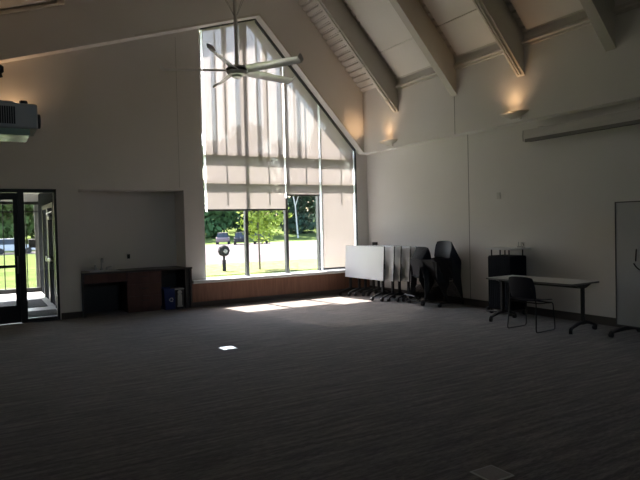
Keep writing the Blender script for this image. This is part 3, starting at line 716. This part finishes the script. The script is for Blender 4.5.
spots = [ # x, y, H, R, material, label
 (6.0,66,13,4.6,LEAFD,'broad dark tree behind the parking lot, nearest the left edge of the tall window'),
 (13.5,68,14,4.8,LEAFD,'dark tree behind the parked cars seen past the post'),
 (20,66,12.5,4.4,LEAFM,'mid-green tree behind the young tree, left of its crown'),
 (26.5,69,15,5.0,LEAFD,'tall dark tree behind the young tree, right of its trunk'),
 (33,67,13,4.6,LEAFD,'dark tree seen just left of the second mullion'),
 (39.5,69,15,5.0,LEAFD,'dark tree seen in the pane under the middle shade, at its left'),
 (45.5,67,14,4.6,LEAFD,'dark tree seen in the pane under the middle shade, at its right'),
 (52,70,16,5.2,LEAFM,'mid-green tree behind the fully lowered shade'),
 (60,68,14,5.0,LEAFD,'dark tree behind the fully lowered shade, farthest right'),
 (-1.5,67,14,5.0,LEAFG,'mid-green tree across the road seen through the vestibule glass, at right'),
 (-6.5,64,12,4.6,LEAFG,'pale tree across the road in the middle of the door glass'),
 (-12,68,14,5.0,LEAFG,'dark tree across the road at the left of the door glass')]
for i,(x,y,H,R,m,lb) in enumerate(spots): tree('tree',lb,(-8.35+(x+8.35)*1.3,-12+(y+12)*1.28,G(-12+(y+12)*1.28)-.05),H*1.3,R*1.3,.26,m,3800,.95,20+i,.03,'trees along the far side of the parking lot')
# undergrowth closing the gaps beneath the crowns
b = B()
rn = random.Random(3)
for k in range(64): blob_leaves(b,(-38+k*2.4,104+rn.uniform(-2,2),5+rn.uniform(-1,1.5)),(3,2,5),180,1.1,900+k)
tag(obj('woodland_undergrowth', b, LEAFD),'dark leafy undergrowth closing the gaps between the far trees','undergrowth',kind='stuff')
b = B(); tube(b,[(40.6,80,-.6),(40.1,79.8,5),(38.9,79.6,11)],.16,8,.08); tube(b,[(40.1,79.8,5),(41.4,79.6,9)],.08,8,.03)
tag(obj('bare_tree', b, mat('pale_birch_bark',(.5,.48,.44),.8,noise=(8,.2)), None, True),'pale bare leaning trunk in front of the far trees under the middle shade','tree')

# cars: body built from a side profile with a tapered cabin
def car(loc, rz, label, paint, kind=0):
    t = thing('parked_car',label,'car',loc,rz)
    pm = mat('car_paint_%d'%kind, paint, .45, spec=.3)
    prof = [(-2.2,.35),(-2.25,.8),(-2.1,1.0),(-1.3,1.05),(1.1,1.02),(2.0,.92),(2.25,.75),(2.25,.35)]
    b = B(); prism(b,prof,'y',-.88,.88); bmesh.ops.bevel(b,geom=b.edges[:],offset=.06,segments=2,affect='EDGES'); obj('body', b, pm, t, True)
    b = B(); h = 1.65 if kind else 1.5
    A=[b.verts.new(p) for p in ((-2.0,-.82,1.0),(1.1,-.82,1.0),(1.1,.82,1.0),(-2.0,.82,1.0))]; Q=[b.verts.new(p) for p in ((-1.75,-.66,h),(.3,-.66,h),(.3,.66,h),(-1.75,.66,h))]
    b.faces.new(A[::-1]); b.faces.new(Q)
    for k in range(4): b.faces.new((A[k],A[(k+1)%4],Q[(k+1)%4],Q[k]))
    obj('cabin', b, mat('car_glass_%d'%kind,(.03,.035,.04),.1), t)
    b = B(); box(b,-1.78,.33,-.68,.68,h-.02,h+.03,bev=.01); obj('roof', b, pm, t)
    for x in (-1.4,1.4):
        for s in (-1,1):
            b = B(); lathe(b,[(.2,-.12),(.33,-.12),(.33,.12),(.2,.12)],(x,s*.82,.33),20,'y'); obj('wheel', b, WHEEL, t, True)
car((22.3,62,G(62)+.02),math.radians(66),'dark parked car left of the first mullion, beyond the post',(.02,.021,.025),1)
car((25.2,62,G(62)+.02),math.radians(64),'dark parked car right of the first mullion, behind the young tree',(.02,.024,.02),2)
car((22.2,68.5,G(67)-.03+.02),math.radians(66),'pale parked car at the left of the row outside the window',(.2,.15,.15),3)
car((-5.2,61,G(61)+.05),math.radians(10),'white car on the road seen through the door glass',(.6,.62,.66),4)
# post-mounted box
pb = thing('post_box','round dark post-top box with a pale centre in the planting outside the window','post',(.12,10.3,-.1))
DKP = mat('post_dark_paint',(.022,.02,.022),.8,spec=.1)
b = B(); tube(b,[(0,0,0),(0,0,.45)],.075,10); tube(b,[(0,0,.4),(0,0,.66)],.045,10); obj('post', b, DKP, pb)
b = B(); lathe(b,[(.08,-.12),(.19,-.12),(.235,-.07),(.235,.08),(.18,.14),(.05,.14)],(0,0,.82),8,'y'); obj('head', b, DKP, pb)
b = B(); lathe(b,[(.01,-.16),(.085,-.16),(.085,-.122)],(0.02,0,.80),14,'y'); obj('reflector', b, mat('pale_reflector',(.2,.19,.19),.6), pb)
mb = thing('intercom_box','black box mounted on the pale pier outside the vestibule glass','box',(-6.99,6.34,1.34))
b = B(); box(b,-.17,-.001,-.08,.04,-.12,.12,bev=.01); obj('body', b, BLACKM, mb)
b = B(); box(b,-.15,-.02,-.086,-.08,-.09,-.02); obj('face_plate', b, DARKAL, mb)
b = B(); box(b,-6.99,-6.88,6.3,6.38,-.12,2.6); struct('exterior_pier', b, mat('pier_paint',(.16,.15,.13),.8))

# ------------------------------------------------------------------ light
S.cycles.diffuse_bounces = 8; S.cycles.max_bounces = 12; S.cycles.transparent_max_bounces = 12
w = bpy.data.worlds.new('sky'); S.world = w; w.use_nodes = True; nt = w.node_tree
bg = nt.nodes['Background']; sk = nt.nodes.new('ShaderNodeTexSky'); sk.sky_type = 'NISHITA'; sk.sun_disc = False
sk.sun_elevation = math.radians(52); sk.sun_rotation = math.radians(0); sk.air_density = 1.2; sk.dust_density = 2.5
nt.links.new(sk.outputs[0], bg.inputs['Color']); bg.inputs['Strength'].default_value = .16
sun = bpy.data.lights.new('sun','SUN'); sun.energy = 7; sun.angle = math.radians(.8); sun.color = (1,.95,.88)
so = link(bpy.data.objects.new('sun', sun)); so.rotation_euler = Vector((.17,-1,-1.34)).to_track_quat('-Z','Y').to_euler()
def portal(name, loc, sx, sz):
    l = bpy.data.lights.new(name,'AREA'); l.shape='RECTANGLE'; l.size=sx; l.size_y=sz; l.cycles.is_portal = True
    o = link(bpy.data.objects.new(name,l)); o.location = loc; o.rotation_euler = (-PI/2,0,0)
l_ = bpy.data.lights.new('rear_portal','AREA'); l_.shape='RECTANGLE'; l_.size=2; l_.size_y=1.5; l_.cycles.is_portal=True
o_ = link(bpy.data.objects.new('rear_portal',l_)); o_.location=(-4.6,YB-.25,4.15); o_.rotation_euler=(PI/2,0,0)
portal('window_portal',(-2.25,.62,3.4),4.3,6.0); portal('door_portal',(-8.6,6.2,1.3),3.6,2.6)

vs = S.view_settings; vs.view_transform='Standard'; vs.look='None'; vs.gamma=1; vs.use_curve_mapping=False; vs.exposure=2.9
